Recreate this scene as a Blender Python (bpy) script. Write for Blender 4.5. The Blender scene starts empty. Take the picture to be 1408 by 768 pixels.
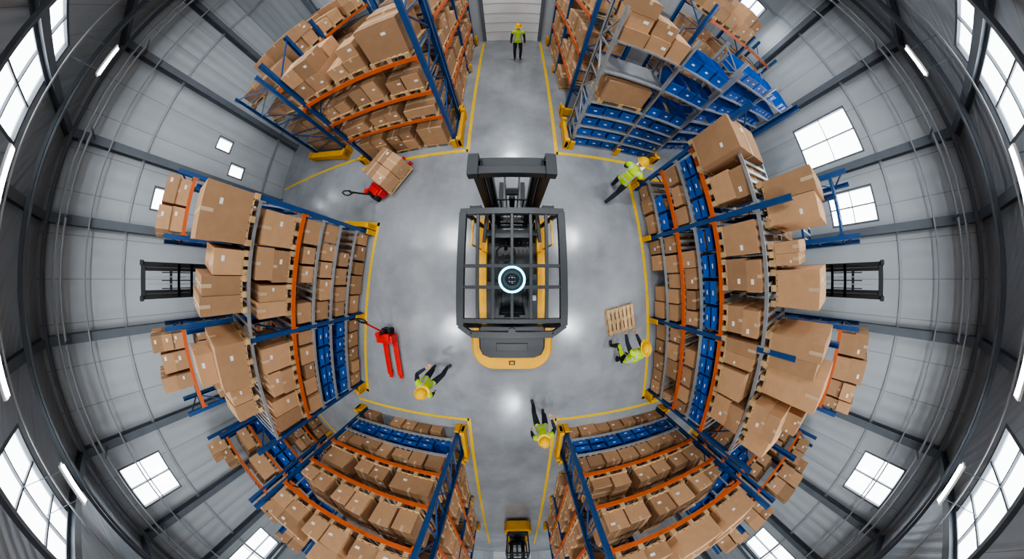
import bpy, math, random
from mathutils import Vector, Matrix
R = math.radians
rng = random.Random(7)
scene = bpy.context.scene
COL = scene.collection

# ------------------------------------------------------------ materials
MAT = {}
def mat(name, col, rough=0.5, metal=0.0, var=0.08, scale=3.0, bump=0.0, island=0.0, emit=0.0):
    m = bpy.data.materials.new(name); m.use_nodes = True
    nt = m.node_tree; N = nt.nodes; L = nt.links
    b = N['Principled BSDF']
    b.inputs['Roughness'].default_value = rough
    b.inputs['Metallic'].default_value = metal
    tc = N.new('ShaderNodeTexCoord')
    no = N.new('ShaderNodeTexNoise'); no.inputs['Scale'].default_value = scale; no.inputs['Detail'].default_value = 4
    L.new(tc.outputs['Object'], no.inputs['Vector'])
    rp = N.new('ShaderNodeMapRange')
    rp.inputs['From Min'].default_value = 0.3; rp.inputs['From Max'].default_value = 0.7
    rp.inputs['To Min'].default_value = 1 - var; rp.inputs['To Max'].default_value = 1 + var
    L.new(no.outputs['Fac'], rp.inputs['Value'])
    val = rp.outputs['Result']
    if island > 0:
        g = N.new('ShaderNodeNewGeometry')
        r2 = N.new('ShaderNodeMapRange'); r2.inputs['To Min'].default_value = 1 - island; r2.inputs['To Max'].default_value = 1 + island
        L.new(g.outputs['Random Per Island'], r2.inputs['Value'])
        mu = N.new('ShaderNodeMath'); mu.operation = 'MULTIPLY'
        L.new(val, mu.inputs[0]); L.new(r2.outputs['Result'], mu.inputs[1]); val = mu.outputs[0]
    vm = N.new('ShaderNodeVectorMath'); vm.operation = 'SCALE'
    vm.inputs[0].default_value = col[:3]
    L.new(val, vm.inputs['Scale'])
    L.new(vm.outputs['Vector'], b.inputs['Base Color'])
    if bump > 0:
        bp = N.new('ShaderNodeBump'); bp.inputs['Strength'].default_value = bump; bp.inputs['Distance'].default_value = 0.02
        L.new(no.outputs['Fac'], bp.inputs['Height']); L.new(bp.outputs['Normal'], b.inputs['Normal'])
    if emit > 0:
        b.inputs['Emission Color'].default_value = (*col[:3], 1); b.inputs['Emission Strength'].default_value = emit
    MAT[name] = m
    return m

mat('cardboard', (0.44, 0.255, 0.135), 0.85, 0, 0.06, 6, 0.05, island=0.27)
mat('tape', (0.60, 0.43, 0.27), 0.3, 0, 0.03)
mat('label', (0.85, 0.85, 0.83), 0.6, 0, 0.03)
mat('wood', (0.53, 0.35, 0.18), 0.75, 0, 0.2, 8, 0.1, island=0.18)
mat('blue', (0.014, 0.068, 0.215), 0.4, 0.1, 0.1, 4)
mat('orange', (0.60, 0.115, 0.022), 0.45, 0.0, 0.08, 4)
mat('steel', (0.40, 0.42, 0.44), 0.4, 0.55, 0.1, 5)
mat('bin', (0.006, 0.090, 0.42), 0.4, 0, 0.05, 4, island=0.25)
mat('yellow', (0.74, 0.36, 0.0), 0.5, 0, 0.05, 3)
mat('linepaint', (0.74, 0.48, 0.01), 0.5, 0, 0.12, 14)
mat('black', (0.007, 0.008, 0.009), 0.38, 0.0, 0.1, 5)
mat('darkgrey', (0.020, 0.023, 0.027), 0.42, 0.0, 0.08, 5)
mat('rubber', (0.010, 0.010, 0.010), 0.85, 0, 0.1, 12, 0.1)
mat('red', (0.62, 0.008, 0.006), 0.35, 0, 0.06, 3)
mat('beamgrey', (0.13, 0.15, 0.175), 0.5, 0.1, 0.1, 2)
mat('girt', (0.38, 0.41, 0.44), 0.5, 0.2, 0.08, 2)
mat('skin', (0.60, 0.32, 0.20), 0.55, 0, 0.04, 10)
mat('hair', (0.06, 0.035, 0.02), 0.7, 0, 0.1, 20)
mat('trousers', (0.012, 0.016, 0.026), 0.85, 0, 0.15, 8)
mat('sleeve', (0.020, 0.027, 0.040), 0.85, 0, 0.15, 8)
mat('boots', (0.018, 0.014, 0.012), 0.6, 0, 0.1, 8)
mat('helmet', (0.78, 0.44, 0.0), 0.4, 0, 0.02, 3)
mat('eye', (0.02, 0.02, 0.02), 0.3, 0, 0)
mat('lip', (0.45, 0.18, 0.14), 0.5, 0, 0)
mat('doorwhite', (0.80, 0.82, 0.83), 0.5, 0, 0.03, 1)
mat('cyan', (0.15, 0.75, 1.0), 0.4, 0, 0, emit=6)
mat('lensglass', (0.02, 0.03, 0.04), 0.05, 0.3, 0)
mat('tube', (1.0, 1.0, 1.0), 0.4, 0, 0, emit=22)
mat('lampbody', (0.7, 0.7, 0.7), 0.5, 0, 0.02)

def vest_mat():
    m = mat('vest', (0.50, 0.74, 0.0), 0.8, 0, 0.08, 9)
    nt = m.node_tree; N = nt.nodes; L = nt.links; b = N['Principled BSDF']
    src = b.inputs['Base Color'].links[0].from_socket
    def band(attr, centre, half, absv=False):
        a = N.new('ShaderNodeAttribute'); a.attribute_name = attr
        o = a.outputs['Fac']
        if absv:
            ab = N.new('ShaderNodeMath'); ab.operation = 'ABSOLUTE'; L.new(o, ab.inputs[0]); o = ab.outputs[0]
        c = N.new('ShaderNodeMath'); c.operation = 'COMPARE'
        L.new(o, c.inputs[0]); c.inputs[1].default_value = centre; c.inputs[2].default_value = half
        return c.outputs[0]
    b1 = band('band', 0.14, 0.026); b3 = band('side', 0.105, 0.018, True)
    m1 = N.new('ShaderNodeMath'); m1.operation = 'MAXIMUM'; L.new(b1, m1.inputs[0]); L.new(b3, m1.inputs[1])
    mx = N.new('ShaderNodeMix'); mx.data_type = 'RGBA'
    L.new(m1.outputs[0], mx.inputs['Factor'])
    L.new(src, mx.inputs[6]); mx.inputs[7].default_value = (0.50, 0.53, 0.52, 1)
    L.new(mx.outputs[2], b.inputs['Base Color'])
vest_mat()

def floor_mat():
    m = bpy.data.materials.new('polished_concrete'); m.use_nodes = True
    nt = m.node_tree; N = nt.nodes; L = nt.links; b = N['Principled BSDF']
    tc = N.new('ShaderNodeTexCoord')
    n1 = N.new('ShaderNodeTexNoise'); n1.inputs['Scale'].default_value = 0.5; n1.inputs['Detail'].default_value = 9; n1.inputs['Roughness'].default_value = 0.65
    L.new(tc.outputs['Object'], n1.inputs['Vector'])
    cr = N.new('ShaderNodeValToRGB')
    cr.color_ramp.elements[0].position = 0.3; cr.color_ramp.elements[0].color = (0.19, 0.202, 0.22, 1)
    cr.color_ramp.elements[1].position = 0.72; cr.color_ramp.elements[1].color = (0.35, 0.37, 0.39, 1)
    L.new(n1.outputs['Fac'], cr.inputs[0])
    L.new(cr.outputs[0], b.inputs['Base Color'])
    n2 = N.new('ShaderNodeTexNoise'); n2.inputs['Scale'].default_value = 1.6; n2.inputs['Detail'].default_value = 5
    L.new(tc.outputs['Object'], n2.inputs['Vector'])
    mr = N.new('ShaderNodeMapRange'); mr.inputs['To Min'].default_value = 0.08; mr.inputs['To Max'].default_value = 0.32
    L.new(n2.outputs['Fac'], mr.inputs['Value']); L.new(mr.outputs['Result'], b.inputs['Roughness'])
    b.inputs['IOR'].default_value = 1.65
    MAT['floor'] = m
floor_mat()

def panel_mat(name, col, rib=14.0, seam=1.1):
    m = bpy.data.materials.new(name); m.use_nodes = True
    nt = m.node_tree; N = nt.nodes; L = nt.links; b = N['Principled BSDF']
    b.inputs['Roughness'].default_value = 0.5; b.inputs['Metallic'].default_value = 0.15
    tc = N.new('ShaderNodeTexCoord'); sp = N.new('ShaderNodeSeparateXYZ'); L.new(tc.outputs['Object'], sp.inputs[0])
    ad = N.new('ShaderNodeMath'); ad.operation = 'ADD'; L.new(sp.outputs[0], ad.inputs[0]); L.new(sp.outputs[1], ad.inputs[1])
    mu = N.new('ShaderNodeMath'); mu.operation = 'MULTIPLY'; L.new(ad.outputs[0], mu.inputs[0]); mu.inputs[1].default_value = rib
    si = N.new('ShaderNodeMath'); si.operation = 'SINE'; L.new(mu.outputs[0], si.inputs[0])
    bp = N.new('ShaderNodeBump'); bp.inputs['Strength'].default_value = 0.35; bp.inputs['Distance'].default_value = 0.02
    L.new(si.outputs[0], bp.inputs['Height']); L.new(bp.outputs['Normal'], b.inputs['Normal'])
    dv = N.new('ShaderNodeMath'); dv.operation = 'DIVIDE'; L.new(ad.outputs[0], dv.inputs[0]); dv.inputs[1].default_value = seam
    fr = N.new('ShaderNodeMath'); fr.operation = 'FRACT'; L.new(dv.outputs[0], fr.inputs[0])
    lt = N.new('ShaderNodeMath'); lt.operation = 'LESS_THAN'; L.new(fr.outputs[0], lt.inputs[0]); lt.inputs[1].default_value = 0.022
    no = N.new('ShaderNodeTexNoise'); no.inputs['Scale'].default_value = 0.7; no.inputs['Detail'].default_value = 5
    L.new(tc.outputs['Object'], no.inputs['Vector'])
    mr = N.new('ShaderNodeMapRange'); mr.inputs['To Min'].default_value = 0.85; mr.inputs['To Max'].default_value = 1.12
    L.new(no.outputs['Fac'], mr.inputs['Value'])
    sc = N.new('ShaderNodeMath'); sc.operation = 'MULTIPLY_ADD'; L.new(lt.outputs[0], sc.inputs[0]); sc.inputs[1].default_value = -0.4
    L.new(mr.outputs['Result'], sc.inputs[2])
    vm = N.new('ShaderNodeVectorMath'); vm.operation = 'SCALE'; vm.inputs[0].default_value = col
    L.new(sc.outputs[0], vm.inputs['Scale']); L.new(vm.outputs['Vector'], b.inputs['Base Color'])
    MAT[name] = m
panel_mat('wallpanel', (0.49, 0.53, 0.56))
panel_mat('roofpanel', (0.42, 0.46, 0.50), rib=20, seam=0.9)

def glass_mat():
    m = bpy.data.materials.new('window_glass'); m.use_nodes = True
    nt = m.node_tree; N = nt.nodes; L = nt.links
    for n in list(N): N.remove(n)
    o = N.new('ShaderNodeOutputMaterial'); t = N.new('ShaderNodeBsdfTransparent'); g = N.new('ShaderNodeBsdfGlossy')
    g.inputs['Roughness'].default_value = 0.1; mx = N.new('ShaderNodeMixShader'); mx.inputs[0].default_value = 0.06
    L.new(t.outputs[0], mx.inputs[1]); L.new(g.outputs[0], mx.inputs[2]); L.new(mx.outputs[0], o.inputs[0])
    MAT['glass'] = m
glass_mat()

# ------------------------------------------------------------ mesh builder
class MB:
    def __init__(s):
        s.v = []; s.f = []; s.m = []; s.sm = []; s.mats = []; s.M = Matrix.Identity(4); s.band = {}; s.side = {}
    def mi(s, name):
        if name not in s.mats: s.mats.append(name)
        return s.mats.index(name)
    def raw(s, vs, fs, mat, smooth=False, M=None):
        k = len(s.v); T = s.M @ M if M is not None else s.M
        for p in vs: s.v.append(T @ Vector(p))
        i = s.mi(mat)
        for f in fs:
            s.f.append([k + a for a in f]); s.m.append(i); s.sm.append(smooth)
        return k
    def box(s, c, d, mat, rz=0.0, M=None):
        x, y, z = d[0]/2, d[1]/2, d[2]/2
        T = Matrix.Translation(c) @ Matrix.Rotation(rz, 4, 'Z')
        if M is not None: T = T @ M
        vs = [(-x,-y,-z),(x,-y,-z),(x,y,-z),(-x,y,-z),(-x,-y,z),(x,-y,z),(x,y,z),(-x,y,z)]
        fs = [(0,3,2,1),(4,5,6,7),(0,1,5,4),(1,2,6,5),(2,3,7,6),(3,0,4,7)]
        s.raw(vs, fs, mat, M=T)
    def b2(s, x0, x1, y0, y1, z0, z1, mat):
        s.box(((x0+x1)/2, (y0+y1)/2, (z0+z1)/2), (abs(x1-x0), abs(y1-y0), abs(z1-z0)), mat)
    def bar(s, p0, p1, w, h, mat):
        p0 = Vector(p0); p1 = Vector(p1); d = p1 - p0; L = d.length
        q = d.to_track_quat('X', 'Z').to_matrix().to_4x4()
        s.box((p0+p1)/2, (L, w, h), mat, M=q)
    def cyl(s, p0, p1, r0, mat, r1=None, n=16, smooth=True):
        if r1 is None: r1 = r0
        p0 = Vector(p0); p1 = Vector(p1); d = p1 - p0
        q = d.to_track_quat('Z', 'Y').to_matrix().to_4x4(); T = Matrix.Translation(p0) @ q; L = d.length
        vs = [(r0*math.cos(2*math.pi*i/n), r0*math.sin(2*math.pi*i/n), 0) for i in range(n)]
        vs += [(r1*math.cos(2*math.pi*i/n), r1*math.sin(2*math.pi*i/n), L) for i in range(n)]
        s.raw(vs, [(i, (i+1) % n, n+(i+1) % n, n+i) for i in range(n)], mat, smooth, T)
        s.raw(vs, [tuple(range(n-1, -1, -1)), tuple(range(n, 2*n))], mat, False, T)
    def torus(s, c, Rr, r, mat, M=None, n=28, k=10):
        vs = []; fs = []
        for i in range(n):
            a = 2*math.pi*i/n
            for j in range(k):
                b = 2*math.pi*j/k
                vs.append(((Rr + r*math.cos(b))*math.cos(a), (Rr + r*math.cos(b))*math.sin(a), r*math.sin(b)))
                fs.append((i*k+j, ((i+1) % n)*k+j, ((i+1) % n)*k+(j+1) % k, i*k+(j+1) % k))
        T = Matrix.Translation(c)
        if M is not None: T = T @ M
        s.raw(vs, fs, mat, True, T)
    def prism(s, pts, z0, z1, mat, inset=0.0):
        n = len(pts); cx = sum(p[0] for p in pts)/n; cy = sum(p[1] for p in pts)/n
        rings = [(z0, 1.0), (z1 - inset, 1.0)]
        if inset > 0: rings += [(z1 - inset*0.3, 1 - inset*0.35), (z1, 1 - inset)]
        vs = []
        for z, k in rings:
            vs += [(cx + (p[0]-cx)*k, cy + (p[1]-cy)*k, z) for p in pts]
        fs = []
        for r in range(len(rings)-1):
            fs += [(r*n+i, r*n+(i+1) % n, (r+1)*n+(i+1) % n, (r+1)*n+i) for i in range(n)]
        fs += [tuple(range(n-1, -1, -1)), tuple(range((len(rings)-1)*n, len(rings)*n))]
        s.raw(vs, fs, mat)
    def ellipsoid(s, c, r, mat, M=None, nu=20, nv=12, v0=-90, v1=90, shape=None):
        vs = []; fs = []
        for j in range(nv+1):
            a = R(v0 + (v1-v0)*j/nv)
            for i in range(nu):
                b = 2*math.pi*i/nu
                p = [r[0]*math.cos(a)*math.cos(b), r[1]*math.cos(a)*math.sin(b), r[2]*math.sin(a)]
                if shape: p = shape(p)
                vs.append(p)
        for j in range(nv):
            for i in range(nu):
                fs.append((j*nu+i, j*nu+(i+1) % nu, (j+1)*nu+(i+1) % nu, (j+1)*nu+i))
        T = Matrix.Translation(c)
        if M is not None: T = T @ M
        s.raw(vs, fs, mat, True, T)
    def build(s, name, parent=None, bevel=0.0, col=None):
        me = bpy.data.meshes.new(name)
        me.from_pydata([tuple(p) for p in s.v], [], s.f)
        for n in s.mats: me.materials.append(MAT[n])
        me.polygons.foreach_set('material_index', s.m)
        me.polygons.foreach_set('use_smooth', s.sm)
        if s.band:
            for nm, d in (('band', s.band), ('side', s.side)):
                at = me.attributes.new(nm, 'FLOAT', 'POINT')
                for k, val in d.items(): at.data[k].value = val
        me.update()
        ob = bpy.data.objects.new(name, me); (col or COL).objects.link(ob)
        if parent: ob.parent = parent
        if bevel > 0:
            bm = ob.modifiers.new('bevel', 'BEVEL'); bm.width = bevel; bm.segments = 2; bm.limit_method = 'ANGLE'; bm.angle_limit = R(40)
        return ob
def empty(name, loc=(0,0,0), rz=0):
    e = bpy.data.objects.new(name, None); e.location = loc; e.rotation_euler = (0,0,rz); e.empty_display_size = 0.2
    COL.objects.link(e); return e

# ------------------------------------------------------------ camera (real circular fisheye, looking straight down)
CAMH = 5.0
cd = bpy.data.cameras.new('fisheye_camera'); cam = bpy.data.objects.new('fisheye_camera', cd); COL.objects.link(cam)
cam.location = (0, 0, CAMH); cam.rotation_euler = (0, 0, 0)
cd.clip_start = 0.01; cd.clip_end = 200
scene.camera = cam
cd.type = 'PANO'; cd.sensor_width = 36.0; cd.sensor_fit = 'HORIZONTAL'
K1 = 0.14082; K3 = 7.351e-5
for tgt in (cd, getattr(cd, 'cycles', None)):
    if tgt is None: continue
    try:
        tgt.panorama_type = 'FISHEYE_LENS_POLYNOMIAL'
        tgt.fisheye_fov = R(340)
        tgt.fisheye_polynomial_k0 = 0.0
        tgt.fisheye_polynomial_k1 = -K1
        tgt.fisheye_polynomial_k2 = 0.0
        tgt.fisheye_polynomial_k3 = K3
        tgt.fisheye_polynomial_k4 = 0.0
    except Exception as e:
        print('pano err', tgt, e)

# ------------------------------------------------------------ room
WX = 11.0; NY = 11.0; SY = -17.0; RZ = 10.2
mb = MB(); mb.b2(-WX-.3, WX+.3, SY-.3, NY+.3, -0.3, 0, 'floor'); mb.build('floor')

def cells(u0, u1, v0, v1, holes):
    us = sorted({u0, u1, *[h[0] for h in holes], *[h[1] for h in holes]})
    vs = sorted({v0, v1, *[h[2] for h in holes], *[h[3] for h in holes]})
    out = []
    for a, b in zip(us, us[1:]):
        for c, d in zip(vs, vs[1:]):
            cu, cv = (a+b)/2, (c+d)/2
            if any(h[0] < cu < h[1] and h[2] < cv < h[3] for h in holes): continue
            out.append((a, b, c, d))
    return out
west_h = [(4.85, 5.45, 3.35, 4.15), (4.0, 4.6, 2.35, 3.15), (2.1, 2.9, 5.0, 6.1), (-6.9, -5.3, 7.2, 9.2), (-12.5, -10.8, 5.5, 8.5)]
east_h = [(4.0, 5.8, 3.7, 6.4), (1.75, 2.95, 4.2, 6.2), (-6.9, -5.3, 7.2, 9.2), (-12.5, -10.8, 5.5, 8.5)]
north_h = [(9.0, 10.4, 4.9, 6.6)]
roof_h = [(-8.3, -6.5, 2.2, 4.4), (6.5, 8.3, 2.2, 4.4), (-8.3, -6.5, -4.6, -2.4), (6.5, 8.3, -4.6, -2.4)]
def wallx(name, x, sgn, holes):
    mb = MB()
    for a, b, c, d in cells(SY, NY, 0, RZ, holes): mb.b2(x, x + sgn*0.2, a, b, c, d, 'wallpanel')
    mb.build(name)
def wally(name, y, sgn, holes):
    mb = MB()
    for a, b, c, d in cells(-WX-.2, WX+.2, 0, RZ, holes): mb.b2(a, b, y, y + sgn*0.2, c, d, 'wallpanel')
    mb.build(name)
wallx('wall_west', -WX, -1, west_h); wallx('wall_east', WX, 1, east_h)
wally('wall_north', NY, 1, north_h); wally('wall_south', SY, -1, [])
mb = MB()
for a, b, c, d in cells(-WX-.2, WX+.2, SY-.2, NY+.2, roof_h): mb.b2(a, b, c, d, RZ, RZ+.2, 'roofpanel')
mb.build('ceiling')
wn = 1
def window(axis, pos, sgn, h, nx=2, nz=2):
    global wn
    a, b, c, d = h; mb = MB(); t = 0.07
    def bb(u0, u1, v0, v1, w0, w1, m):
        p0, p1 = pos + sgn*w0, pos + sgn*w1
        if axis == 'x': mb.b2(min(p0,p1), max(p0,p1), u0, u1, v0, v1, m)
        elif axis == 'y': mb.b2(u0, u1, min(p0,p1), max(p0,p1), v0, v1, m)
        else: mb.b2(u0, u1, v0, v1, min(p0,p1), max(p0,p1), m)
    bb(a, a+t, c, d, 0, .12, 'beamgrey'); bb(b-t, b, c, d, 0, .12, 'beamgrey')
    bb(a+t, b-t, c, c+t, 0, .12, 'beamgrey'); bb(a+t, b-t, d-t, d, 0, .12, 'beamgrey')
    for i in range(1, nx): u = a + (b-a)*i/nx; bb(u-.02, u+.02, c+t, d-t, .02, .1, 'beamgrey')
    for i in range(1, nz): v = c + (d-c)*i/nz; bb(a+t, b-t, v-.02, v+.02, .03, .09, 'beamgrey')
    bb(a+t, b-t, c+t, d-t, .055, .065, 'glass')
    mb.build('window_%d' % wn); wn += 1
for i, h in enumerate(west_h): window('x', -WX, -1, h, 1 if i < 3 else 2, 1 if i < 3 else 2)
for h in east_h: window('x', WX, 1, h)
for h in north_h: window('y', NY, 1, h)
for h in roof_h: window('z', RZ, 1, h, 2, 3)

# steel structure
COLY = [-15.5, -12.6, -10.0, -7.6, -4.4, -1.45, 1.45, 3.6, 6.6, 9.4]
mb = MB()
for s in (-1, 1):
    x = s*(WX-.16)
    for y in COLY:
        mb.b2(x-.13, x+.13, y-.012, y+.012, 0, RZ-.3, 'beamgrey')
        mb.b2(x-.14, x-.12, y-.12, y+.12, 0, RZ-.3, 'beamgrey'); mb.b2(x+.12, x+.14, y-.12, y+.12, 0, RZ-.3, 'beamgrey')
        mb.b2(x-.2, x+.15, y-.18, y+.18, 0.001, .03, 'beamgrey')
for x in (-8, -5, -2.2, 2.2, 5, 8):
    y = NY-.16
    mb.b2(x-.1, x+.1, y-.14, y-.12, 0, RZ-.3, 'beamgrey'); mb.b2(x-.012, x+.012, y-.12, y+.12, 0, RZ-.3, 'beamgrey'); mb.b2(x-.1, x+.1, y+.12, y+.14, 0, RZ-.3, 'beamgrey')
mb.build('steel_columns')
mb = MB()
for y in COLY:
    mb.b2(-WX+.02, WX-.02, y-.1, y+.1, RZ-.3, RZ-.27, 'beamgrey'); mb.b2(-WX+.02, WX-.02, y-.015, y+.015, RZ-.27, RZ-.02, 'beamgrey'); mb.b2(-WX+.02, WX-.02, y-.1, y+.1, RZ-.04, RZ-.005, 'beamgrey')
for s in (-1, 1):
    for x in (10.7, 9.2, 6.1, 4.6, 3.0, 1.2):
        xx = s*x; mb.b2(xx-.05, xx+.05, SY+.02, NY-.02, RZ-.42, RZ-.3, 'beamgrey')
mb.build('roof_beams')
mb = MB()
for s in (-1, 1):
    for z in (1.2, 6.85, 9.55):
        x = s*(WX-.03)
        ys = [SY+.02] + COLY + [NY-.02]
        for a, b in zip(ys, ys[1:]): mb.b2(x-.025, x+.025, a+.02, b-.02, z-.06, z+.06, 'girt')
for z in (3.2, 6.75, 9.2):
    for sx in (-1, 1): mb.b2(sx*1.4, sx*(WX-.05), NY-.06, NY-.005, z-.06, z+.06, 'girt')
mb.build('trim_wall_girts')
mb = MB()
for s in (-1, 1):
    for x, z, r in ((10.3, 9.0, .045), (10.1, 9.15, .03), (9.0, 9.62, .05), (7.6, 9.6, .03), (10.55, 8.2, .03)):
        mb.cyl((s*x, SY+.1, z), (s*x, NY-.1, z), r, 'girt' if r < .05 else 'beamgrey', n=10)
    for y in COLY:
        mb.b2(min(s*10.0, s*10.66), max(s*10.0, s*10.66), y-.03, y+.03, 8.93, 8.96, 'beamgrey')
mb.build('conduit_pipes')
# doors
mb = MB()
mb.b2(-1.15, 1.15, NY-.10, NY-.02, 0, 4.6, 'doorwhite')
for i in range(9): mb.b2(-1.15, 1.15, NY-.115, NY-.10, .5*i+.48, .5*i+.5, 'girt')
mb.b2(-1.3, -1.15, NY-.14, NY-.01, 0, 4.75, 'beamgrey'); mb.b2(1.15, 1.3, NY-.14, NY-.01, 0, 4.75, 'beamgrey'); mb.b2(-1.15, 1.15, NY-.14, NY-.01, 4.6, 4.75, 'beamgrey')
mb.build('door_1')
mb = MB()
mb.b2(-1.15, 1.15, SY+.02, SY+.10, 0, 4.0, 'doorwhite')
for i in range(8): mb.b2(-1.15, 1.15, SY+.1, SY+.115, .5*i+.48, .5*i+.5, 'girt')
mb.build('door_2')

# ------------------------------------------------------------ floor markings
mb = MB()
def line(x0, y0, x1, y1, w=.10):
    L = math.hypot(x1-x0, y1-y0)
    mb.box(((x0+x1)/2, (y0+y1)/2, .002), (L+w, w, .004), 'linepaint', math.atan2(y1-y0, x1-x0))
line(-3.93, 1.62, -4.80, -3.68); line(-5.4, 1.86, -3.93, 1.62); line(-6.2, -3.45, -4.80, -3.68)
line(3.50, 3.0, 4.28, -3.85); line(3.50, 3.0, 4.9, 3.15); line(4.28, -3.85, 5.7, -3.70)
line(-5.0, 3.72, -1.32, 3.72); line(-1.27, 3.72, -1.27, 10.6)
line(-10.7, 4.25, -5.6, 4.25)
line(1.32, 3.62, 4.6, 3.62); line(1.27, 3.62, 1.27, 10.6)
line(-5.3, -4.15, -1.32, -4.15); line(-1.27, -4.15, -1.27, -15)
line(5.3, -4.15, 1.32, -4.15); line(1.27, -4.15, 1.27, -15)
line(7.5, 4.4, 10.6, 4.4); line(-9.9, -4.6, -6.2, -8.1); line(9.9, -4.6, 6.2, -8.1)
mb.build('floor_marking_lines')

# ------------------------------------------------------------ cartons, bins, pallets
def carton(mb, c, d, rz=0.0, label=True):
    mb.box(c, d, 'cardboard', rz)
    T = Matrix.Translation(c) @ Matrix.Rotation(rz, 4, 'Z'); x, y, z = d[0]/2, d[1]/2, d[2]/2; e = .003; w = .028
    tape_x = rng.random() < .5
    if tape_x:
        mb.raw([(-x,-w,z+e),(x,-w,z+e),(x,w,z+e),(-x,w,z+e)], [(0,1,2,3)], 'tape', M=T)
        for s in (-1, 1): mb.raw([(s*(x+e),-w,z),(s*(x+e),w,z),(s*(x+e),w,z*.55),(s*(x+e),-w,z*.55)], [(0,1,2,3)], 'tape', M=T)
    else:
        mb.raw([(-w,-y,z+e),(w,-y,z+e),(w,y,z+e),(-w,y,z+e)], [(0,1,2,3)], 'tape', M=T)
        mb.raw([(-w,-y-e,z),(w,-y-e,z),(w,-y-e,z*.5),(-w,-y-e,z*.5)], [(0,1,2,3)], 'tape', M=T)
    if label and rng.random() < .6:
        lx = x*rng.uniform(.2, .6); lw = min(.045, x*.22); lz = z*rng.uniform(-.3, .4)
        mb.raw([(lx-lw,-y-e,lz-lw*.7),(lx+lw,-y-e,lz-lw*.7),(lx+lw,-y-e,lz+lw*.7),(lx-lw,-y-e,lz+lw*.7)], [(0,1,2,3)], 'label', M=T)
    if label and rng.random() < .3:
        lx = -x*rng.uniform(.3, .6); lw = min(.04, x*.2); ly = y*rng.uniform(-.5, .5)
        mb.raw([(lx-lw,ly-lw,z+e),(lx+lw,ly-lw,z+e),(lx+lw,ly+lw,z+e),(lx-lw,ly+lw,z+e)], [(0,1,2,3)], 'label', M=T)
def pallet(mb, c, w, d, rz=0.0, h=.13):
    T = Matrix.Translation(c) @ Matrix.Rotation(rz, 4, 'Z')
    def q(cx, cy, cz, a, b, e): mb.raw(
        [(cx-a/2,cy-b/2,cz-e/2),(cx+a/2,cy-b/2,cz-e/2),(cx+a/2,cy+b/2,cz-e/2),(cx-a/2,cy+b/2,cz-e/2),(cx-a/2,cy-b/2,cz+e/2),(cx+a/2,cy-b/2,cz+e/2),(cx+a/2,cy+b/2,cz+e/2),(cx-a/2,cy+b/2,cz+e/2)],
        [(0,3,2,1),(4,5,6,7),(0,1,5,4),(1,2,6,5),(2,3,7,6),(3,0,4,7)], 'wood', M=T)
    for sx in (-1, 0, 1):
        for sy in (-1, 0, 1): q(sx*(w/2-.05), sy*(d/2-.05), h*.5, .1, .1, h*.55)
        q(sx*(w/2-.05), 0, h*.1, .1, d, h*.18)
    for sy in (-1, 0, 1): q(0, sy*(d/2-.05), h*.8, w, .09, h*.12)
    n = 7
    for i in range(n): q(-w/2 + .05 + (w-.1)*i/(n-1), 0, h*.93, .09 if w > .7 else .07, d, h*.13)
def binbox(mb, c, w, d, h):
    x0, x1, y0, y1 = c[0]-w/2, c[0]+w/2, c[1]-d/2, c[1]+d/2; z = c[2]; t = .014
    mb.b2(x0, x1, y0, y1, z, z+.015, 'bin')
    mb.b2(x0, x0+t, y0, y1, z+.015, z+h, 'bin'); mb.b2(x1-t, x1, y0, y1, z+.015, z+h, 'bin')
    mb.b2(x0+t, x1-t, y0, y0+t, z+.015, z+h*.8, 'bin'); mb.b2(x0+t, x1-t, y1-t, y1, z+.015, z+h, 'bin')
    mb.b2(x0-.008, x1+.008, y0-.01, y0, z+h*.72, z+h*.8, 'bin')
    mb.b2(c[0]-w*.10, c[0]+w*.10, y0-.006, y0-.001, z+h*.34, z+h*.46, 'label')
    if rng.random() < .22: mb.b2(x0+.03, x1-.03, y0+.04, y1-.04, z+.016, z+h*rng.uniform(.3, .6), 'cardboard')

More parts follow.
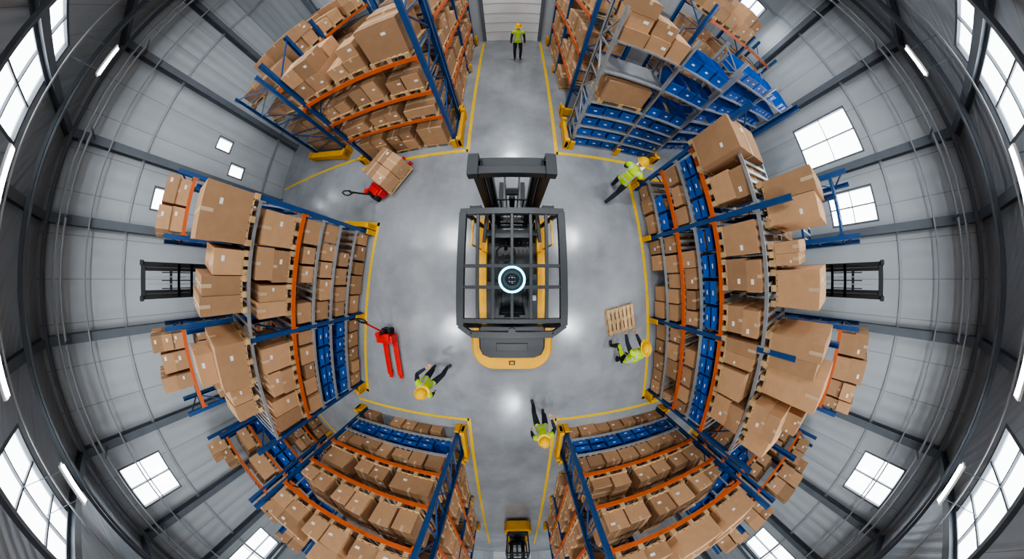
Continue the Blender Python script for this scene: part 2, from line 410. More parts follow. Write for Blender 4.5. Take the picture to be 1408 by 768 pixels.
def fill(mb, kind, x0, x1, D, z, h):
    W = x1 - x0
    if kind == 'empty': return
    if kind in ('bins', 'bigbins', 'binsparse'):
        n = max(1, round(W/(.42 if kind != 'bigbins' else .5))); w = W/n; nz = 1 if kind != 'bigbins' else 2
        for i in range(n):
            for j in range(nz):
                hh = min(.36, h*.85/nz)
                if rng.random() < (.97 if kind != 'binsparse' else .84): binbox(mb, (x0+w*(i+.5), min(.34, D/2)+rng.uniform(-.03,.03), z+j*(hh+.005)), w*.86, min(.56, D*.85), hh)
        return
    if kind == 'small':
        x = x0
        while x < x1-.2:
            w = rng.uniform(.36, .58); w = min(w, x1-x)
            if x1-(x+w) < .2: w = x1-x
            if rng.random() < .07: x += w; continue
            hh = min(h*.86, rng.uniform(.28, .52)); nst = max(1, int(h*.9/hh)); 
            for k in range(nst):
                d = rng.uniform(.45, .55); ww = w*rng.uniform(.84, .95)
                carton(mb, (x+w/2, .03+d/2+rng.uniform(-.03, .05), z+hh*(k+.5)+.003*k), (ww, d, hh), rng.uniform(-.05, .05))
                if D > 1.05: carton(mb, (x+w/2, .1+d*1.5+.06, z+hh*(k+.5)+.003*k), (w*.93, d*.9, hh))
            x += w
        return
    n = max(1, round(W/1.0)); w = W/n
    top = kind in ('top', 'tall')
    for i in range(n):
        if rng.random() < .05: continue
        cx = x0 + w*(i+.5) + rng.uniform(-.03, .03); pw = w*rng.uniform(.82, .94); pd = D*1.02; rz = rng.uniform(-.05, .05)
        if top: rz = rng.uniform(-.14, .14)
        pallet(mb, (cx, D/2, z), pw, pd, rz*.5)
        hh = h - .13
        if kind == 'tall': tot = rng.uniform(.95, 1.35)
        elif kind == 'top': tot = rng.uniform(.45, 1.0)
        else: tot = hh*rng.uniform(.55, .90)
        lay = rng.choice([(1, 1), (2, 1), (2, 2), (2, 1)]) if top else rng.choice([(2, 2), (2, 2), (2, 1), (1, 1)])
        nl = max(1, round(tot/(.42 if lay[0] == 2 else .7)))
        bh = tot/nl
        for a in range(lay[0]):
            for b in range(2):
                zz = z+.13; drop = rng.random() < .3
                for k in range(nl):
                    if k == nl-1 and nl > 1 and drop: continue
                    bw = pw/lay[0]; bd = pd/2; last = k == nl-1; bhh = bh*(rng.uniform(.7, 1.02) if last else 1)
                    carton(mb, (cx - pw/2 + bw*(a+.5), D/2 - pd/2 + bd*(b+.5)+rng.uniform(-.02, .02), zz+bhh/2), (bw*rng.uniform(.84 if last else .92, .97), bd*rng.uniform(.84 if last else .92, .97), bhh), rz*.4 + rng.uniform(-.03, .03)*(2 if last else 1))
                    zz += bhh+.002

def rack(name, P0, ang, bays, depth, levels, top, guard=True, backtop=None, postmat='blue', shelf=False, extra=(), gw=.05):
    e = empty(name, (P0[0], P0[1], 0), ang)
    fr = MB(); xs = [0]
    for b in bays: xs.append(xs[-1]+b)
    pw = .095 if not shelf else .05
    bt = backtop or top
    for x in xs:
        for y, t in ((0, top), (depth, bt)):
            fr.b2(x-pw/2, x+pw/2, y-.008, y+.004, .012, t, postmat)
            s = 1 if y == 0 else -1
            fr.b2(x-pw/2, x-pw/2+.01, min(y, y+s*.08), max(y, y+s*.08), .012, t, postmat)
            fr.b2(x+pw/2-.01, x+pw/2, min(y, y+s*.08), max(y, y+s*.08), .012, t, postmat)
            fr.b2(x-.08, x+.08, y-.07, y+.09, 0, .012, postmat)
        z = .25; k = 0
        while z < min(top, bt)-.3:
            z2 = min(z+.75, min(top, bt)-.1)
            fr.bar((x, .04, z), (x, depth-.04, z), .03, .03, postmat if not shelf else 'steel')
            fr.bar((x, .04 if k % 2 else depth-.04, z), (x, depth-.04 if k % 2 else .04, z2), .03, .03, postmat if not shelf else 'steel')
            z = z2; k += 1
    for (z, kind, bm) in levels:
        for i, b in enumerate(bays):
            a0, a1 = xs[i]+pw/2, xs[i+1]-pw/2
            if z > .2:
                bh = .10 if bm == 'orange' else .07
                if shelf: bh = .04
                for y in (-.02, depth-.02): fr.b2(a0, a1, y, y+.04, z-bh, z, bm)
                for xx in (a0, a1-.03): fr.b2(xx, xx+.03, -.028, .0, z-bh-.06, z+.02, bm)
                if shelf: fr.b2(a0, a1, .02, depth-.02, z-.02, z-.002, 'steel')
                else:
                    n = int((a1-a0)/.16)
                    for j in range(n): xx = a0+.05+(a1-a0-.1)*j/(n-1); fr.b2(xx-.03, xx+.03, .02, depth-.02, z-.03, z-.004, 'steel')
            elif shelf: fr.b2(a0, a1, .02, depth-.02, .0, z-.005, 'steel')
    fr.build('rack_frame', e)
    if guard:
        gd = MB(); L = xs[-1]
        for x in (-.12-gw, L+.12+gw):
            gd.b2(x-gw, x+gw, -.15, depth+.1, .08, .36, 'yellow')
            for y in (-.1, depth): gd.b2(x-gw-.02, x+gw+.02, y-.05, y+.05, 0, .44, 'yellow')
        for x in xs: gd.b2(x-.07, x+.07, -.15, -.10, .0, .38, 'yellow')
        gd.build('end_guard', e, .01)
    ct = MB()
    zs = [l[0] for l in levels] + [levels[-1][0]+1.1]
    for j, (z, kind, bm) in enumerate(levels):
        for i, b in enumerate(bays):
            kk = kind[i] if isinstance(kind, (list, tuple)) else kind
            fill(ct, kk, xs[i]+pw/2+.03, xs[i+1]-pw/2-.03, depth, z if z > .2 else max(z, .0)+.001, zs[j+1]-z-(.13 if not shelf else .06))
    # individually placed loads: (x, y, z, w, d, h, rot, on_pallet)
    for q, (x, y, z, w, d, h, rt, pl) in enumerate(extra):
        z0 = z
        if pl: pallet(ct, (x, y, z), w*1.04, d*1.02, rt); z0 += .132
        if q % 3 == 1 and h > .6:
            f = rng.uniform(.45, .6)
            carton(ct, (x, y, z0+h*f/2), (w, d, h*f), rt); carton(ct, (x+.015, y-.01, z0+h*f+.003+h*(1-f)/2), (w*.97, d*.97, h*(1-f)), rt+.04)
        elif q % 3 == 2:
            s = Matrix.Rotation(rt, 4, 'Z') @ Vector((w/4, 0, 0))
            carton(ct, (x-s.x, y-s.y, z0+h/2), (w/2*.98, d, h), rt); carton(ct, (x+s.x, y+s.y, z0+h*.47), (w/2*.98, d*.98, h*.94), rt)
        else: carton(ct, (x, y, z0+h/2), (w, d, h), rt)
    ct.build('stored_goods', e)
    return e
A = math.pi/2
# west main rack: faces east; local x ~ world y + 3.4
def W(y0, y1, z, h, yc=.52, d=1.0, rt=0.0, pl=True): return ((y0+y1)/2+3.45, yc, z, y1-y0, d, h, rt, pl)
wex = [W(.56, 1.40, 3.55, .92, .48, 1.05, .05), W(.10, .50, 3.55, .55, .5, 1.0, -.03), W(-.55, .06, 3.55, .80, .48, 1.0, .03),
       W(-1.85, -1.0, 3.55, .62, .42, .9, -.05), W(-1.80, -1.25, 4.31, .36, .60, .7, .08, False), W(-2.75, -2.1, 3.55, .50, .62, .8, .16),
       W(.62, 1.24, 2.5, .70), W(-.04, .56, 2.5, .74, .5), W(-.72, -.10, 2.5, .66, .52), 
       W(-1.82, -1.30, 2.5, .70, .5), W(-2.42, -1.88, 2.5, .62, .48), W(-3.30, -2.52, 2.5, .76, .5, 1.0, .03)]
rack('pallet_rack', (-4.96, -3.42), A-R(9.4), [2.38, 2.47], 1.1,
     [(.1, 'small', 'steel'), (.72, ['bins', 'small'], 'steel'), (1.32, ['bigbins', 'small'], 'steel'), (1.9, 'small', 'steel'), (2.5, 'empty', 'orange'), (3.55, 'empty', 'steel')], 4.15, backtop=4.7, extra=wex)
# east main rack: faces west
def E(y0, y1, z, h, yc=.52, d=1.0, rt=0.0, pl=True): return (2.7-(y0+y1)/2, yc, z, y1-y0, d, h, rt, pl)
eex = [E(2.02, 2.72, 2.5, .98, .35, 1.0, -.10), E(1.38, 1.92, 2.5, .80, .48, .95, .05),
       E(.72, 1.46, 3.5, .95, .66, 1.0, -.08), E(.36, .92, 2.5, .72, .48), E(-.26, .30, 2.5, .74, .46), E(.14, .50, 3.5, .46, .4, .6, .03), E(-.52, .06, 3.5, .78, .6, .9, 0),
       E(-1.05, -.55, 2.5, .70, .46), E(-1.72, -1.18, 2.5, .72, .48), E(-2.40, -1.80, 2.5, .60, .46), E(-3.1, -2.46, 2.5, .78, .48),
       E(-1.50, -.92, 3.5, .98, .50, 1.0, .04), E(-2.08, -1.54, 3.5, 1.12, .62, 1.0, -.03), E(-2.76, -2.16, 3.5, .62, .36, .9, .06), E(-2.70, -2.25, 4.26, .32, .6, .6, .12, False), E(-3.4, -2.86, 3.5, .55, .55, .8, -.10)]
rack('pallet_rack', (3.72, 2.75), -A+R(6.5), [1.6, 2.35, 2.45], 1.1,
     [(.1, 'small', 'steel'), (.72, ['bins', 'small', 'small'], 'steel'), (1.35, ['small', 'small', 'small'], 'orange'), (1.92, ['bigbins', 'bigbins', 'bigbins'], 'steel'), (2.5, 'empty', 'orange'), (3.5, 'empty', 'steel')], 4.15, backtop=4.8, extra=eex)
# second rows
R2 = [(.1, 'pallet', 'orange'), (1.3, 'pallet', 'orange'), (2.5, 'pallet', 'orange'), (3.7, 'small', 'orange'), (4.75, 'small', 'orange')]
R2E = [(.1, 'pallet', 'blue'), (1.3, 'pallet', 'blue'), (2.5, 'pallet', 'blue'), (3.7, 'empty', 'blue'), (4.75, 'empty', 'blue')]
rack('pallet_rack', (-6.7, .85), A, [1.35], 1.1, R2, 5.2, guard=False)
rack('pallet_rack', (-6.9, -2.9), A, [1.9], 1.1, R2, 5.2, guard=False)
rack('pallet_rack', (6.7, 2.2), -A, [1.35], 1.1, R2E, 5.2, guard=False)
rack('pallet_rack', (6.9, -1.0), -A, [1.9], 1.1, R2, 5.2, guard=False)
# north racks facing south
rack('pallet_rack', (-4.75, 4.0), 0, [3.1], 1.1, [(.0, 'pallet', 'orange'), (1.3, 'pallet', 'orange'), (2.15, 'pallet', 'orange'), (3.1, 'top', 'orange')], 4.7)
NL = [(.0, 'pallet', 'orange'), (1.2, 'pallet', 'orange'), (2.3, 'pallet', 'orange'), (3.4, 'pallet', 'orange'), (4.5, 'top', 'orange')]
rack('pallet_rack', (-1.65, 5.4), A, [2.5, 2.5], 1.1, NL, 5.6)
rack('pallet_rack', (1.65, 10.4), -A, [2.5, 2.5], 1.1, NL, 5.6)
a3 = math.atan2(.95, .25)
rack('pallet_rack', (-6.0, 4.75), a3, [2.3, 2.3], 2.3, [(.0, 'pallet', 'orange'), (1.45, 'pallet', 'orange'), (2.6, 'pallet', 'orange'), (3.7, 'top', 'orange')], 4.5, gw=.12)
# north-east bin shelving
SL = [(.05, 'bins', 'steel'), (.5, 'bins', 'steel'), (.95, 'bins', 'steel'), (1.4, 'bins', 'steel')]
rack('storage_shelf', (1.7, 3.95), 0, [1.45, 1.3], .75, SL + [(1.85, ['top', 'bins'], 'steel'), (2.75, ['empty', 'bins'], 'steel'), (3.5, ['small', 'bins'], 'steel')], 4.2, shelf=True, postmat='steel')
rack('storage_shelf', (4.9, 4.45), R(17), [2.3, 2.5], .75,
     [(.05, 'bins', 'steel'), (.65, 'bins', 'steel'), (1.25, 'bins', 'steel'), (1.85, 'bins', 'steel'), (2.5, 'bins', 'steel'), (3.15, 'bins', 'steel'), (3.85, ['bins', 'binsparse'], 'steel')], 4.4, shelf=True, postmat='steel', guard=False)
rack('pallet_rack', (5.0, 6.6), R(17), [2.5, 2.5], 1.1, [(.0, 'pallet', 'orange'), (1.5, 'pallet', 'orange'), (3.0, 'pallet', 'orange'), (4.5, ['top', 'empty'], 'orange')], 5.0, guard=False)
# south racks facing north
SLV = [(.0, 'small', 'orange'), (.65, 'bigbins', 'steel'), (1.3, 'small', 'steel'), (2.0, 'pallet', 'orange'), (2.95, 'pallet', 'orange'), (4.0, 'top', 'orange')]
rack('pallet_rack', (-1.6, -4.5), math.pi, [3.5], 1.1, SLV, 5.0)
rack('pallet_rack', (5.1, -4.5), math.pi, [3.5], 1.1, SLV, 5.0)
rack('pallet_rack', (-1.65, -11.5), A, [2.8, 2.8], 1.1, NL, 5.6)
rack('pallet_rack', (1.65, -5.9), -A, [2.8, 2.8], 1.1, NL, 5.6)
# south diagonals
DL = [(.0, 'small', 'orange'), (1.0, 'pallet', 'orange'), (2.2, 'bigbins', 'orange'), (3.2, 'pallet', 'orange'), (4.3, 'top', 'orange')]
rack('pallet_rack', (-6.4, -8.5), R(135), [2.4, 2.4], 1.1, DL, 5.0)
rack('pallet_rack', (6.4+4.8*math.cos(R(45)), -8.5+4.8*math.sin(R(45))), R(225), [2.4, 2.4], 1.1, DL, 5.0)

# ------------------------------------------------------------ forklift
def forklift(name, loc, rz, sc=1.0, mast=2.75, device=False):
    e = empty(name, (*loc, 0), rz); e.scale = (sc, sc, sc)
    b = MB()
    b.b2(-.52, .52, -1.0, 1.05, .22, .72, 'darkgrey')
    for s in (-1, 1):
        b.b2(s*.52, s*.70, -.95, .62, .38, .92, 'yellow')
        b.b2(s*.50, s*.74, .62, 1.32, .72, .80, 'yellow')
        b.b2(s*.50, s*.74, .56, .62, .45, .80, 'yellow')
        b.b2(s*.70, s*.78, -.35, .5, .36, .42, 'black')
        b.b2(s*.50, s*.56, .55, .95, .80, 1.0, 'yellow')
    b.b2(-.50, .50, -.05, .95, .72, .76, 'black')
    b.b2(-.50, .50, .86, .98, .76, 1.12, 'darkgrey')
    b.b2(-.36, .36, .80, .90, 1.02, 1.18, 'black')
    b.b2(-.52, .52, -.95, -.05, .72, .93, 'darkgrey')
    pts = []
    def arc(cx, cy, r, a0, a1, n=10):
        for i in range(n+1):
            a = R(a0 + (a1-a0)*i/n); pts.append((cx + r*math.cos(a), cy + r*math.sin(a)))
    arc(-.38, -1.44, .46, 180, 264); arc(.38, -1.44, .46, 276, 360)
    pts += [(.84, -.92), (-.84, -.92)]
    b.prism(pts, .28, 1.0, 'yellow', .06)
    hp = [(-.66, -.90), (-.66, -1.38), (-.60, -1.52), (-.46, -1.58), (.46, -1.58), (.60, -1.52), (.66, -1.38), (.66, -.90)]
    b.prism(hp, 1.0, 1.14, 'darkgrey', .05)
    b.box((0, -1.34, 1.15), (.62, .16, .03), 'black')
    b.box((0, -1.74, 1.003), (.13, .10, .012), 'black'); b.box((0, -1.74, 1.011), (.07, .05, .008), 'yellow')
    b.cyl((0, -1.10, 1.14), (0, -1.10, 1.2), .06, 'darkgrey')
    b.build('body', e, .02)
    w = MB()
    for s in (-1, 1):
        for y, r, x in ((.97, .36, .62), (-1.2, .28, .56)):
            w.cyl((s*(x-.11), y, r), (s*(x+.11), y, r), r, 'rubber', n=28)
            w.cyl((s*(x+.105), y, r), (s*(x+.118), y, r), r*.55, 'yellow', n=20)
            w.cyl((s*(x+.115), y, r), (s*(x+.13), y, r), r*.2, 'black', n=12)
    w.build('wheels', e, .01)
    t = MB()
    t.box((0, -.38, 1.0), (.50, .48, .14), 'black'); t.box((0, -.36, 1.09), (.40, .40, .06), 'darkgrey')
    for s in (-1, 1): t.box((s*.24, -.36, 1.10), (.08, .44, .10), 'black'); t.box((s*.33, -.35, 1.2), (.07, .34, .05), 'black')
    t.box((0, -.62, 1.32), (.46, .12, .52), 'black', M=Matrix.Rotation(R(10), 4, 'X')); t.box((0, -.56, 1.3), (.34, .04, .4), 'darkgrey', M=Matrix.Rotation(R(10), 4, 'X'))
    t.box((0, -.66, 1.66), (.26, .09, .14), 'black')
    TM = Matrix.Rotation(R(-28), 4, 'X')
    t.torus((-.12, .50, 1.24), .17, .018, 'black', TM)
    t.cyl((-.12, .50, 1.24), (-.12, .82, .95), .03, 'darkgrey')
    t.cyl((-.12, .50, 1.22), (-.12, .50, 1.27), .05, 'darkgrey')
    for a in (0, 120, 240):
        v = TM @ Vector((.17*math.cos(R(a+90)), .17*math.sin(R(a+90)), 0)); t.bar((-.12, .5, 1.24), Vector((-.12, .5, 1.24))+v, .025, .012, 'darkgrey')
    for i in range(3):
        t.cyl((.14+.08*i, .72, 1.1), (.14+.08*i, .64, 1.34), .01, 'steel', n=8); t.ellipsoid((.14+.08*i, .64, 1.35), (.022,.022,.028), 'black', nu=10, nv=6)
    t.b2(.36, .48, -.6, .1, .93, 1.16, 'darkgrey'); t.box((.42, -.1, 1.18), (.09, .14, .03), 'black'); t.box((.42, -.35, 1.175), (.08, .1, .02), 'steel')
    t.box((-.2, .78, .78), (.12, .16, .03), 'black'); t.box((.1, .78, .79), (.1, .16, .03), 'rubber'); t.box((.26, .78, .79), (.1, .16, .03), 'rubber')
    t.build('cab_interior', e, .012)
    g = MB(); Z = 2.35
    for s in (-1, 1):
        g.bar((s*.70, -.62, Z), (s*.67, .93, Z), .10, .09, 'darkgrey')
        g.bar((s*.66, .93, Z), (s*.60, 1.08, 1.0), .07, .07, 'darkgrey')
        g.bar((s*.70, -.62, Z), (s*.64, -.95, .95), .08, .08, 'darkgrey')
        g.bar((s*.64, .55, 1.9), (s*.62, .95, 1.9), .03, .03, 'yellow'); g.bar((s*.64, .55, 1.9), (s*.62, .60, 1.0), .03, .03, 'yellow')
    g.bar((-.71, .93, Z), (.71, .93, Z), .09, .08, 'darkgrey')
    g.bar((-.72, -.55, Z), (.72, -.55, Z), .06, .08, 'darkgrey')
    g.bar((-.72, -.62, Z), (-.55, -.74, Z), .07, .08, 'darkgrey'); g.bar((.72, -.62, Z), (.55, -.74, Z), .07, .08, 'darkgrey'); g.bar((-.56, -.74, Z), (.56, -.74, Z), .09, .08, 'darkgrey')
    for x in (-.46, -.25, 0, .25, .46): g.bar((x, -.55, Z), (x, .93, Z), .042, .05, 'darkgrey')
    for y in (.18, -.10): g.bar((-.68, y, Z+.005), (.68, y, Z+.005), .045, .05, 'darkgrey')
    for s in (-1, 1): g.box((s*.5, .99, Z-.03), (.16, .06, .1), 'black'); g.box((s*.5, 1.025, Z-.03), (.12, .01, .07), 'label')
    g.cyl((0, -.68, Z+.03), (0, -.68, Z+.08), .05, 'darkgrey', n=14)
    g.build('overhead_guard', e, .01)
    m = MB(); T = mast
    for s in (-1, 1):
        for (x0, x1, y0, y1, zz) in ((.38, .40, 1.36, 1.52, T), (.40, .52, 1.36, 1.385, T), (.40, .52, 1.495, 1.52, T), (.27, .29, 1.40, 1.54, T-.15), (.29, .37, 1.40, 1.42, T-.15), (.29, .37, 1.52, 1.54, T-.15)):
            m.b2(s*x0, s*x1, y0, y1, .12, zz, 'black')
        m.cyl((s*.33, 1.33, .2), (s*.33, 1.33, T*.55), .045, 'black'); m.cyl((s*.33, 1.33, T*.55), (s*.33, 1.33, T-.1), .028, 'black')
        m.bar((s*.56, .75, 1.0), (s*.47, 1.36, 1.25), .07, .07, 'black')
        m.b2(s*.42, s*.56, 1.28, 1.60, T-.10, T+.03, 'darkgrey')
        m.b2(s*.09, s*.12, 1.44, 1.46, .5, T-.3, 'steel')
    m.b2(-.53, .53, 1.30, 1.42, T-.12, T, 'darkgrey'); m.b2(-.42, .42, 1.44, 1.58, T-.18, T-.06, 'darkgrey')
    m.b2(-.40, .40, 1.34, 1.40, .95, 1.1, 'black'); m.b2(-.40, .40, 1.34, 1.40, .18, .34, 'black')
    if T > 4:
        for k in range(3): m.b2(-.28, .28, 1.40, 1.44, T-1.2-k*1.3, T-1.1-k*1.3, 'black')
        for k in range(2):
            for z in (T-2.0, T-1.5): m.b2(-.5, .5, 1.57, 1.62, z, z+.1, 'black')
        for x in (-.46, -.23, 0, .23, .46): m.b2(x-.015, x+.015, 1.585, 1.61, T-2.0, T-.8, 'black')
    m.cyl((0, 1.42, .2), (0, 1.42, min(T-.5, 1.7)), .05, 'black'); m.cyl((0, 1.42, min(T-.5, 1.7)), (0, 1.42, min(T-.3, 1.9)), .03, 'steel')
    m.box((0, 1.42, min(T-.25, 1.92)), (.2, .1, .1), 'darkgrey')
    for z in (.18, .55): m.b2(-.5, .5, 1.57, 1.62, z, z+.1, 'black')
    for x in (-.46, -.23, 0, .23, .46): m.b2(x-.015, x+.015, 1.585, 1.61, .28, 1.15, 'black')
    m.b2(-.48, .48, 1.585, 1.61, 1.13, 1.18, 'black')
    for s in (-1, 1):
        m.b2(s*.22, s*.33, 1.62, 1.67, .05, .65, 'darkgrey')
        m.b2(s*.22, s*.33, 1.62, 2.55, .05, .09, 'darkgrey')
    m.build('mast', e, .008)
    if device:
        d = MB()
        d.cyl((0, 0, 2.376), (0, 0, 2.42), .14, 'black', n=36); d.cyl((0, 0, 2.42), (0, 0, 2.47), .115, 'darkgrey', r1=.10, n=36)
        d.torus((0, 0, 2.425), .160, .014, 'cyan', n=48)
        d.torus((0, 0, 2.47), .085, .012, 'black', n=36); d.torus((0, 0, 2.475), .055, .008, 'darkgrey', n=36)
        d.ellipsoid((0, 0, 2.468), (.072, .072, .035), 'lensglass', v0=0, nu=28, nv=8)
        d.build('surround_view_camera', e)
    return e
forklift('forklift', (0, 0), 0, device=True)
forklift('forklift', (.25, -12.0), math.pi, .70)
forklift('forklift', (-8.3, -.02), -A, .72, mast=8.0)
forklift('forklift', (8.3, -.02), A, .72, mast=8.0)

# ------------------------------------------------------------ pallet jacks
def jack(name, loc, rz, load=False):
    e = empty(name, (*loc, 0), rz); b = MB()
    for s in (-1, 1):
        b.b2(s*.10, s*.26, -1.05, .10, .075, .13, 'red'); b.b2(s*.12, s*.24, -1.15, -1.05, .075, .11, 'red')
        b.cyl((s*.14, -.95, .045), (s*.22, -.95, .045), .045, 'rubber', n=14)
    b.b2(-.27, .27, .02, .24, .08, .40, 'red'); b.b2(-.20, .20, .10, .30, .36, .46, 'red')
    b.b2(-.12, .12, .24, .42, .16, .30, 'black'); b.cyl((0, .33, .28), (0, .33, .62), .05, 'black'); b.cyl((0,.33,.62),(0,.33,.68),.07,'red')
    for s in (-1, 1): b.cyl((s*.05, .33, .09), (s*.13, .33, .09), .09, 'rubber', n=18)
    k = .55 if load else 1
    b.bar((0, .36, .42), (0, .36+.38*k, 1.12), .045, .045, 'red' if not load else 'black')
    y = .36+.38*k
    b.bar((-.09, y, 1.12), (.09, y, 1.12), .05, .06, 'black')
    p = [(-.09, y, 1.12), (-.14, y+.08, 1.24), (-.07, y+.12, 1.30), (.07, y+.12, 1.30), (.14, y+.08, 1.24), (.09, y, 1.12)]
    for q, r in zip(p, p[1:]): b.cyl(q, r, .018, 'black', n=10)
    b.build('pallet_jack_body', e, .012)
    if load:
        g = MB(); pallet(g, (0, -.50, .13), .95, 1.0)
        for i in range(2):
            for j in range(2):
                for k in range(2): carton(g, (-.235+.47*i, -.735+.47*j, .265+.27*(k+.5)), (.455, .455, .267), rng.uniform(-.03,.03))
        g.build('carton_load', e)
    return e
jack('pallet_jack', (-3.45, -1.75), R(2))
jack('pallet_jack', (-3.85, 2.72), R(142), load=True)
pm = MB(); pallet(pm, (0, 0, 0), .85, .7); po = pm.build('wooden_pallet'); po.location = (2.95, -1.08, 0); po.rotation_euler = (0, 0, R(12))

# ------------------------------------------------------------ people
def skin_mesh(pts, edges, radii, root=0, sub=2):
    me = bpy.data.meshes.new('tmp'); me.from_pydata([tuple(p) for p in pts], edges, []); ob = bpy.data.objects.new('tmp', me); COL.objects.link(ob)
    ob.modifiers.new('s', 'SKIN')
    sv = me.skin_vertices[0].data
    for i, r in enumerate(radii):
        sv[i].radius = (r, r) if not isinstance(r, tuple) else r; sv[i].use_root = (i == root)
    ss = ob.modifiers.new('ss', 'SUBSURF'); ss.levels = sub; ss.render_levels = sub
    dg = bpy.context.evaluated_depsgraph_get(); dg.update()
    ev = ob.evaluated_get(dg); m2 = bpy.data.meshes.new_from_object(ev)
    vs = [v.co.copy() for v in m2.vertices]; fs = [list(p.vertices) for p in m2.polygons]
    bpy.data.objects.remove(ob); bpy.data.meshes.remove(m2); bpy.data.meshes.remove(me)
    return vs, fs
def ik(a, b, l1, l2, hint):
    a = Vector(a); b = Vector(b); d = b-a; D = min(d.length, (l1+l2)*.995); n = d.normalized(); b = a+n*D
    x = (l1*l1-l2*l2+D*D)/(2*D); h = math.sqrt(max(l1*l1-x*x, 1e-5)); hv = Vector(hint); hv = (hv-n*hv.dot(n)).normalized()
    return a+n*x+hv*h, b
def segd(p, a, b):
    ab = b-a; t = max(0, min(1, (p-a).dot(ab)/ab.length_squared)); return (p-(a+ab*t)).length
def worker(name, loc, rz, sc=1.0, lean=4, pelvis=(0, 0, .94), feet=((-.11, 0, .08), (.11, 0, .08)), hands=((-.28, .06, .80), (.28, .06, .80)), look=0, clip=False, curl=.5):
    mb = MB(); P = Vector(pelvis); la = R(lean)
    up = Vector((0, math.sin(la), math.cos(la))); X = Vector((1, 0, 0))
    belly = P+up*.16; chest = P+up*.36; uc = P+up*.47; nk = P+up*.53
    ha = R(lean*.55+look); hup = Vector((0, math.sin(ha), math.cos(ha))); hfw = Vector((0, math.cos(ha), -math.sin(ha)))
    hb = nk+hup*.07
    pts = [P, belly, chest, uc, nk, hb]; ed = [(0,1),(1,2),(2,3),(3,4),(4,5)]; rad = [.142, .142, .162, .122, .058, .052]
    bones = [(P, belly, 'v'), (belly, chest, 'v'), (chest, uc, 'v'), (uc, nk-hup*.03, 'v'), (nk, hb, 'skin')]
    def add(p, r, par): pts.append(Vector(p)); rad.append(r); ed.append((par, len(pts)-1)); return len(pts)-1
    handinfo = []
    for s, ft, hd in ((-1, feet[0], hands[0]), (1, feet[1], hands[1])):
        hj = P+X*s*.095+Vector((0, 0, -.05)); an = Vector(ft)
        kn, an = ik(hj, an, .43, .43, (s*.15, 1, 0))
        i = add(hj, .094, 0); t = hj.lerp(kn, .45); i = add(t, .084, i); i = add(kn, .063, i); c = kn.lerp(an, .4)+Vector((0, -.015, 0)); i = add(c, .063, i); i = add(an, .046, i)
        toe = an+Vector((s*.02, .15, -.035 if an.z < .12 else -.10)); i = add(an.lerp(toe, .45)+Vector((0,0,-.005)), .047, i); i = add(toe, .038, i)
        bones += [(hj, kn, 'trousers'), (kn, an+(kn-an)*.12, 'trousers'), (an, toe, 'boots')]
        sh = uc+X*s*.195-up*.035; wr = Vector(hd); el, wr = ik(sh, wr, .285, .26, (s*.5, -1, -.2))
        i = add(sh, .070, 3); i = add(sh.lerp(el, .5), .058, i); i = add(el, .049, i); i = add(el.lerp(wr, .4), .047, i); i = add(wr, .031, i)
        hdv = (wr-el).normalized(); pal = wr+hdv*.06; i = add(pal, .034, i)
        bones += [(sh, el, 'sleeve'), (el, wr-hdv*.02, 'sleeve'), (wr, pal, 'skin')]
        bones += [(uc+X*s*.05, sh-X*s*.05, 'v')]
        handinfo.append((s, wr, pal, hdv))
    vs, fs = skin_mesh(pts, ed, rad)
    k = len(mb.v)
    for p in vs: mb.v.append(p)
    for f in fs:
        c = sum((vs[i] for i in f), Vector())/len(f)
        best = min(bones, key=lambda b: segd(c, b[0], b[1])-(.05 if b[2] == 'v' else 0))
        mt = best[2]
        h = (c-P).dot(up)
        if mt == 'v': mt = 'vest' if h > -.06 else 'trousers'
        if mt == 'trousers' and h > -.05: mt = 'vest'
        mb.f.append([k+i for i in f]); mb.m.append(mb.mi(mt)); mb.sm.append(True)
    for j, p in enumerate(vs): mb.band[k+j] = (p-P).dot(up); mb.side[k+j] = p.x-P.x
    for s, wr, pal, hdv in handinfo:
        lat = hdv.cross(Vector((0, 0, 1))); lat = (X*s if lat.length < .3 else lat.normalized())
        if abs(hdv.z) > .7: lat = Vector((0, 1, 0)); lat = (lat-hdv*lat.dot(hdv)).normalized()
        nrm = hdv.cross(lat).normalized()
        if nrm.dot(X*s) > 0: nrm = -nrm
        for fi, (o, ln) in enumerate(((-.030, .060), (-.011, .075), (.010, .082), (.030, .072))):
            a = pal+lat*o; c1 = a+hdv*.035; c2 = c1+(hdv*math.cos(curl)+nrm*math.sin(curl))*ln*.5; c3 = c2+(hdv*math.cos(curl*2)+nrm*math.sin(curl*2))*ln*.45
            v2, f2 = skin_mesh([a, c1, c2, c3], [(0,1),(1,2),(2,3)], [.010, .0095, .009, .0075], sub=1)
            mb.raw(v2, f2, 'skin', True)
        a = wr.lerp(pal, .4)+lat*.02; c1 = a+lat*.03+hdv*.02; c2 = c1+(hdv*.8+lat*.35+nrm*.3)*.035; c3 = c2+(hdv*.8+nrm*.5)*.028
        v2, f2 = skin_mesh([a, c1, c2, c3], [(0,1),(1,2),(2,3)], [.012, .0115, .010, .008], sub=1)
        mb.raw(v2, f2, 'skin', True)
    HC = hb+hup*.095+hfw*.015
    H = Matrix.Translation(HC) @ Matrix((( X.x, hfw.x, hup.x, 0), (X.y, hfw.y, hup.y, 0), (X.z, hfw.z, hup.z, 0), (0, 0, 0, 1)))
    def hs(p):
        x, y, z = p
        if z < 0: kx = 1+z*2.6; x *= kx; y = y*(1+z*1.2)+.01*(-z/.11)
        return (x, y, z)
    mb.ellipsoid((0,0,0), (.076, .095, .118), 'skin', M=H, shape=hs, nu=24, nv=16)
    def hp(x, y, z): return H @ Vector((x, y, z))
    mb.ellipsoid(hp(0, .098, -.018), (.012, .018, .022), 'skin', nu=10, nv=6)
